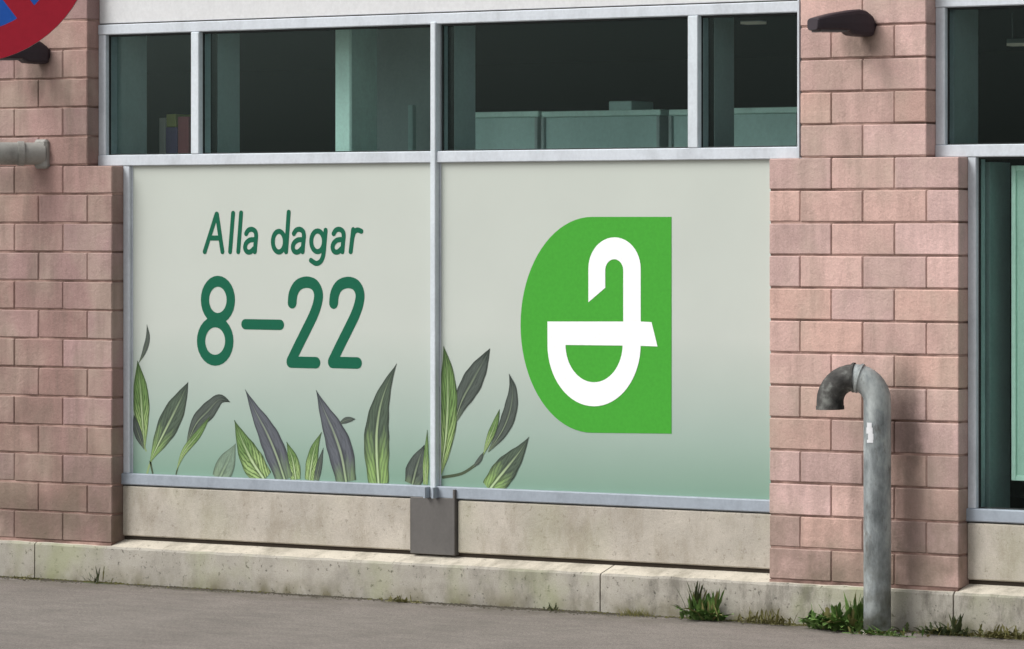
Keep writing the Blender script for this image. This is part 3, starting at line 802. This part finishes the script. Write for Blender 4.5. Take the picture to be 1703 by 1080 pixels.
# torn sticker, curved round the stem
bm = bmesh.new(); n = 8
zs = [1.84-(y-378)/362. for y in (698, 706, 716, 726, 731)]
for i, (za, zb) in enumerate(zip(zs, zs[1:])):
    w0 = [-.35, -.42, -.25, -.36][i]; w1 = [.05, .12, .18, .16][i]
    for k in range(6):
        a0 = -PI/2 + w0 + (w1-w0)*k/6 + .15; a1 = -PI/2 + w0 + (w1-w0)*(k+1)/6 + .15
        q = [(B.x+(rr+.0015)*math.cos(a), yp+(rr+.0015)*math.sin(a), z) for a, z in ((a0, za), (a1, za), (a1, zb), (a0, zb))]
        bm.faces.new([bm.verts.new(v) for v in q])
obj('sticker', bm, M['sticker'], t, label='small torn white sticker')
bm = bmesh.new(); tube(bm, [B+Vector((0, 0, -.01)), B+Vector((0, 0, .012))], [rr+.03, rr+.012], 24); obj('foot_mortar', bm, M['plinth'], t)

# ------------------------------------------------------------------ road sign, nearer the camera
zdep = 8.2                                             # metres along the view
vdir = Vector((-math.sin(TH), math.cos(TH), 0)); rdir = Vector((math.cos(TH), math.sin(TH), 0))
cs = Vector((CX, -CD, CH)) + vdir*zdep + rdir*((-52-XC)/FPX*zdep) + Vector((0, 0, (Y0+104)/FPX*zdep))
sign_ang = math.atan2(CX-cs.x, -(-CD-cs.y))           # faces roughly down the road towards the viewer
t = thing('road_sign', 'round red and blue no stopping sign on a post at the left edge', 'road sign', (cs.x, cs.y, 0))
RS = 209/FPX*zdep
nrm = -vdir; hx = Vector((-nrm.y, nrm.x, 0)); 
if hx.x < 0: hx = -hx
def sp(x, z, d): return cs + hx*x + Vector((0, 0, z)) + nrm*d
def disc(r0, r1, d0, d1, n=64):
    bm = bmesh.new()
    ring = lambda r, d: [bm.verts.new(sp(r*math.cos(2*PI*i/n), r*math.sin(2*PI*i/n), d)) for i in range(n)]
    if r0 == 0:
        a, b = ring(r1, d0), ring(r1, d1); bm.faces.new(b); bm.faces.new(a[::-1])
        for i in range(n): bm.faces.new((a[i], a[(i+1) % n], b[(i+1) % n], b[i]))
    else:
        a, b, c, d = ring(r0, d0), ring(r0, d1), ring(r1, d1), ring(r1, d0)
        for i in range(n):
            j = (i+1) % n
            for p, q in ((a, b), (b, c), (c, d), (d, a)): bm.faces.new((p[i], p[j], q[j], q[i]))
    return bm
obj('plate', disc(0, RS-.001, -.004, 0), M['sign_back'], t)
obj('blue_field', disc(0, RS*.78, .0005, .0015), M['sign_blue'], t)
obj('red_ring', disc(RS*.755, RS, .002, .003), M['sign_red'], t)
bm = bmesh.new(); w = RS*.085
for a_, dd in ((R(-52.5), .0022), (R(-127.5), .0026)):
    ux, uz = math.cos(a_), math.sin(a_); l = RS*.76
    bm.faces.new([bm.verts.new(sp(s*l*ux+q*w*-uz, s*l*uz+q*w*ux, dd)) for s, q in ((-1, -1), (1, -1), (1, 1), (-1, 1))])
obj('red_cross', bm, M['sign_red'], t)
bm = bmesh.new(); tube(bm, [sp(0, -cs.z, -.04), sp(0, RS*.9, -.04)], .03, 20); obj('post', bm, M['sign_back'], t, smooth=True)
bm = bmesh.new()
for zz in (-.12, .12):
    bm = bmesh.new(); tube(bm, [sp(0, zz-.012, -.04), sp(0, zz+.012, -.04)], .036, 20)
    obj('clamp', bm, M['sign_back'], t)

# ------------------------------------------------------------------ weeds along the wall foot
def weed(px, n, h, spread, mat, label, y=-.07, wid=.014, x=None, upright=.5, group='weeds growing along the foot of the wall'):
    X = PX(px, y) if x is None else x
    t = thing('weed', label, 'weed', (X, y, 0), group)
    bm = bmesh.new()
    for i in range(n):
        low = rnd(0, 1) > upright            # low arching rosette leaves and a few upright ones
        a = rnd(PI, 2*PI) if rnd(0, 1) < .6 else rnd(0, 2*PI)
        ln = h*(rnd(.35, .8) if low else rnd(.45, 1.05))
        bx, by = X+max(-1.4, min(1.4, random.gauss(0, .55)))*spread*.4, y+rnd(-.03, .02)
        d = Vector((math.cos(a), math.sin(a)*(.6 if math.sin(a) < 0 else .15), 0)); d.normalize()
        sd_ = Vector((-d.y, d.x, 0)); sd_ = (sd_.normalized()*.6+Vector((.5, 0, .2*math.sin(i)))).normalized()
        reach = ln*(rnd(.5, 1.2) if low else rnd(.1, .45)); rise = ln*(rnd(.5, 1.15) if low else 1.)
        droop = rnd(.5, 1.2) if low else rnd(0, .25)
        m = 7; w = wid*rnd(.4, 1.0)*(1 if low else .75); rows = []
        for k in range(m+1):
            q = k/m
            c = Vector((bx, by, 0)) + d*reach*q**1.2 + Vector((0, 0, max(.002, rise*(q-droop*.5*q*q*q))))
            ww = w*(.18+math.sin(PI*min(.97, q))**.9)*(1+.3*math.sin(k*2.7+i))*(.15 if k == m else 1)
            rows.append((bm.verts.new(c-sd_*ww+Vector((0, 0, ww*.35))), bm.verts.new(c), bm.verts.new(c+sd_*ww+Vector((0, 0, ww*.35)))))
        for p_, q_ in zip(rows, rows[1:]):
            for j in range(2): bm.faces.new((p_[j], p_[j+1], q_[j+1], q_[j])).material_index = i % 5 == 0
    tube(bm, [(X-spread*.45, y, -.002), (X+spread*.45, y, -.002)], .005, 6)
    obj('leaf_clump', bm, [mat, M['weed_dry']], t)
    bm = bmesh.new()
    for i in range(max(1, n//30)):
        bx = X+rnd(-1, 1)*spread*.2
        tube(bm, [(bx, y, -.005), (bx+rnd(-.02, .02), y, h*.45), (bx+rnd(-.04, .04), y-.01, h*.85)], [.003, .0025, .001], 5)
    obj('stem', bm, mat, t)
    return t
random.seed(21)
weed(1172, 120, .13, .20, M['weed'], 'leafy green weed against the plinth left of the right pier', upright=.25, wid=.015)
weed(1156, 24, .20, .05, M['weed_dark'], 'tall thin dark stalk weed against the plinth, left of the leafy one', upright=.95, wid=.007, y=-.045)
weed(1188, 20, .15, .03, M['weed'], 'short upright green sprig at the right of the leafy weed under the window', upright=.95, wid=.009, y=-.045)
weed(1278, 110, .085, .34, M['weed_dry'], 'yellowish spindly weed under the left edge of the right pier', upright=.35, wid=.0055)
weed(1392, 220, .135, .34, M['weed'], 'broad leafy green weed clump left of the vent pipe foot', y=-.12, upright=.12, wid=.019)
weed(1423, 26, .20, .04, M['weed'], 'narrow upright green weed touching the vent pipe', y=-.10, upright=.93, wid=.013)
weed(1575, 110, .07, .40, M['weed_dark'], 'low dark green weed right of the vent pipe, by the plinth', upright=.15, wid=.010)
weed(1592, 20, .12, .03, M['weed_dark'], 'small dark upright sprig right of the vent pipe', upright=.9, wid=.008)
weed(1672, 110, .075, .30, M['weed_dry'], 'small yellow-green weed under the right window at the picture edge', upright=.25, wid=.008)
weed(1462, 90, .05, .44, M['weed'], 'low creeping greenery around the vent pipe foot', y=-.20, upright=.1, wid=.009)
weed(160, 26, .10, .20, M['weed_dark'], 'sparse dark weed against the plinth below the left pier', upright=.5, wid=.004)
weed(672, 60, .045, .26, M['weed_dry'], 'flat mossy yellow weed on the plinth foot under the grey plate', upright=.2, wid=.007)
weed(918, 14, .05, .08, M['weed_dark'], 'tiny dark weed at the plinth foot between plate and joint', upright=.4, wid=.004)
weed(45, 34, .035, .22, M['weed_dry'], 'flat mossy weed at the plinth foot by the leftmost joint', upright=.2, wid=.007)

# moss and dirt crumbs along the joint of plinth and pavement: nobody could count them
random.seed(4)
def crumbs(name, n, xa, xb, mat, sz, yr, dens, label):
    bm = bmesh.new(); k = 0
    while k < n:
        x = rnd(xa, xb)
        if noise.noise(Vector((x*1.7, 5.5, dens))) + rnd(-.35, .35) < .02: continue
        k += 1
        y = -.026 - abs(random.gauss(0, yr)); s = sz*rnd(.4, 1.4)
        z = 0
        vs = [bm.verts.new((x+s*rnd(.7, 1.3)*cx_, y+s*cy_*rnd(.6, 1.1), z+s*cz*rnd(.4, .8))) for cx_, cy_, cz in ((-1, -.6, -.1), (1, -.6, -.1), (1, .6, -.1), (-1, .6, -.1), (-.4, -.2, 1), (.5, .1, .9))]
        for q in ((0, 1, 5, 4), (1, 2, 5), (2, 3, 4, 5), (3, 0, 4)): bm.faces.new([vs[i] for i in q])
    o = obj(name, bm, mat); return tag(o, label, name.replace('_', ' '), kind='stuff')
crumbs('moss', 900, PX(-30), PX(1740), M['moss'], .0075, .018, 0, 'patchy yellow-green moss along the foot of the plinth')
crumbs('grit', 4200, PX(-30), PX(1740), M['dirt'], .0055, .035, 3, 'dark grit and dirt gathered along the foot of the plinth')
bm = bmesh.new()
random.seed(9)
for i in range(2200):
    x = rnd(PX(1050), PX(1740)); 
    if noise.noise(Vector((x*2.3, 1.5, 7))) + rnd(-.3, .3) < 0: continue
    y = -.03-abs(random.gauss(0, .03)); h = rnd(.012, .045); a = rnd(0, 2*PI); w = .0022
    q = [(x-w, y, 0), (x+w, y, 0), (x+math.cos(a)*h*.7, y-abs(math.sin(a))*h*.5, h)]
    bm.faces.new([bm.verts.new(v) for v in q])
tag(obj('grass', bm, M['weed_dry']), 'short dry grass growing along the plinth near the vent pipe', 'grass', kind='stuff')
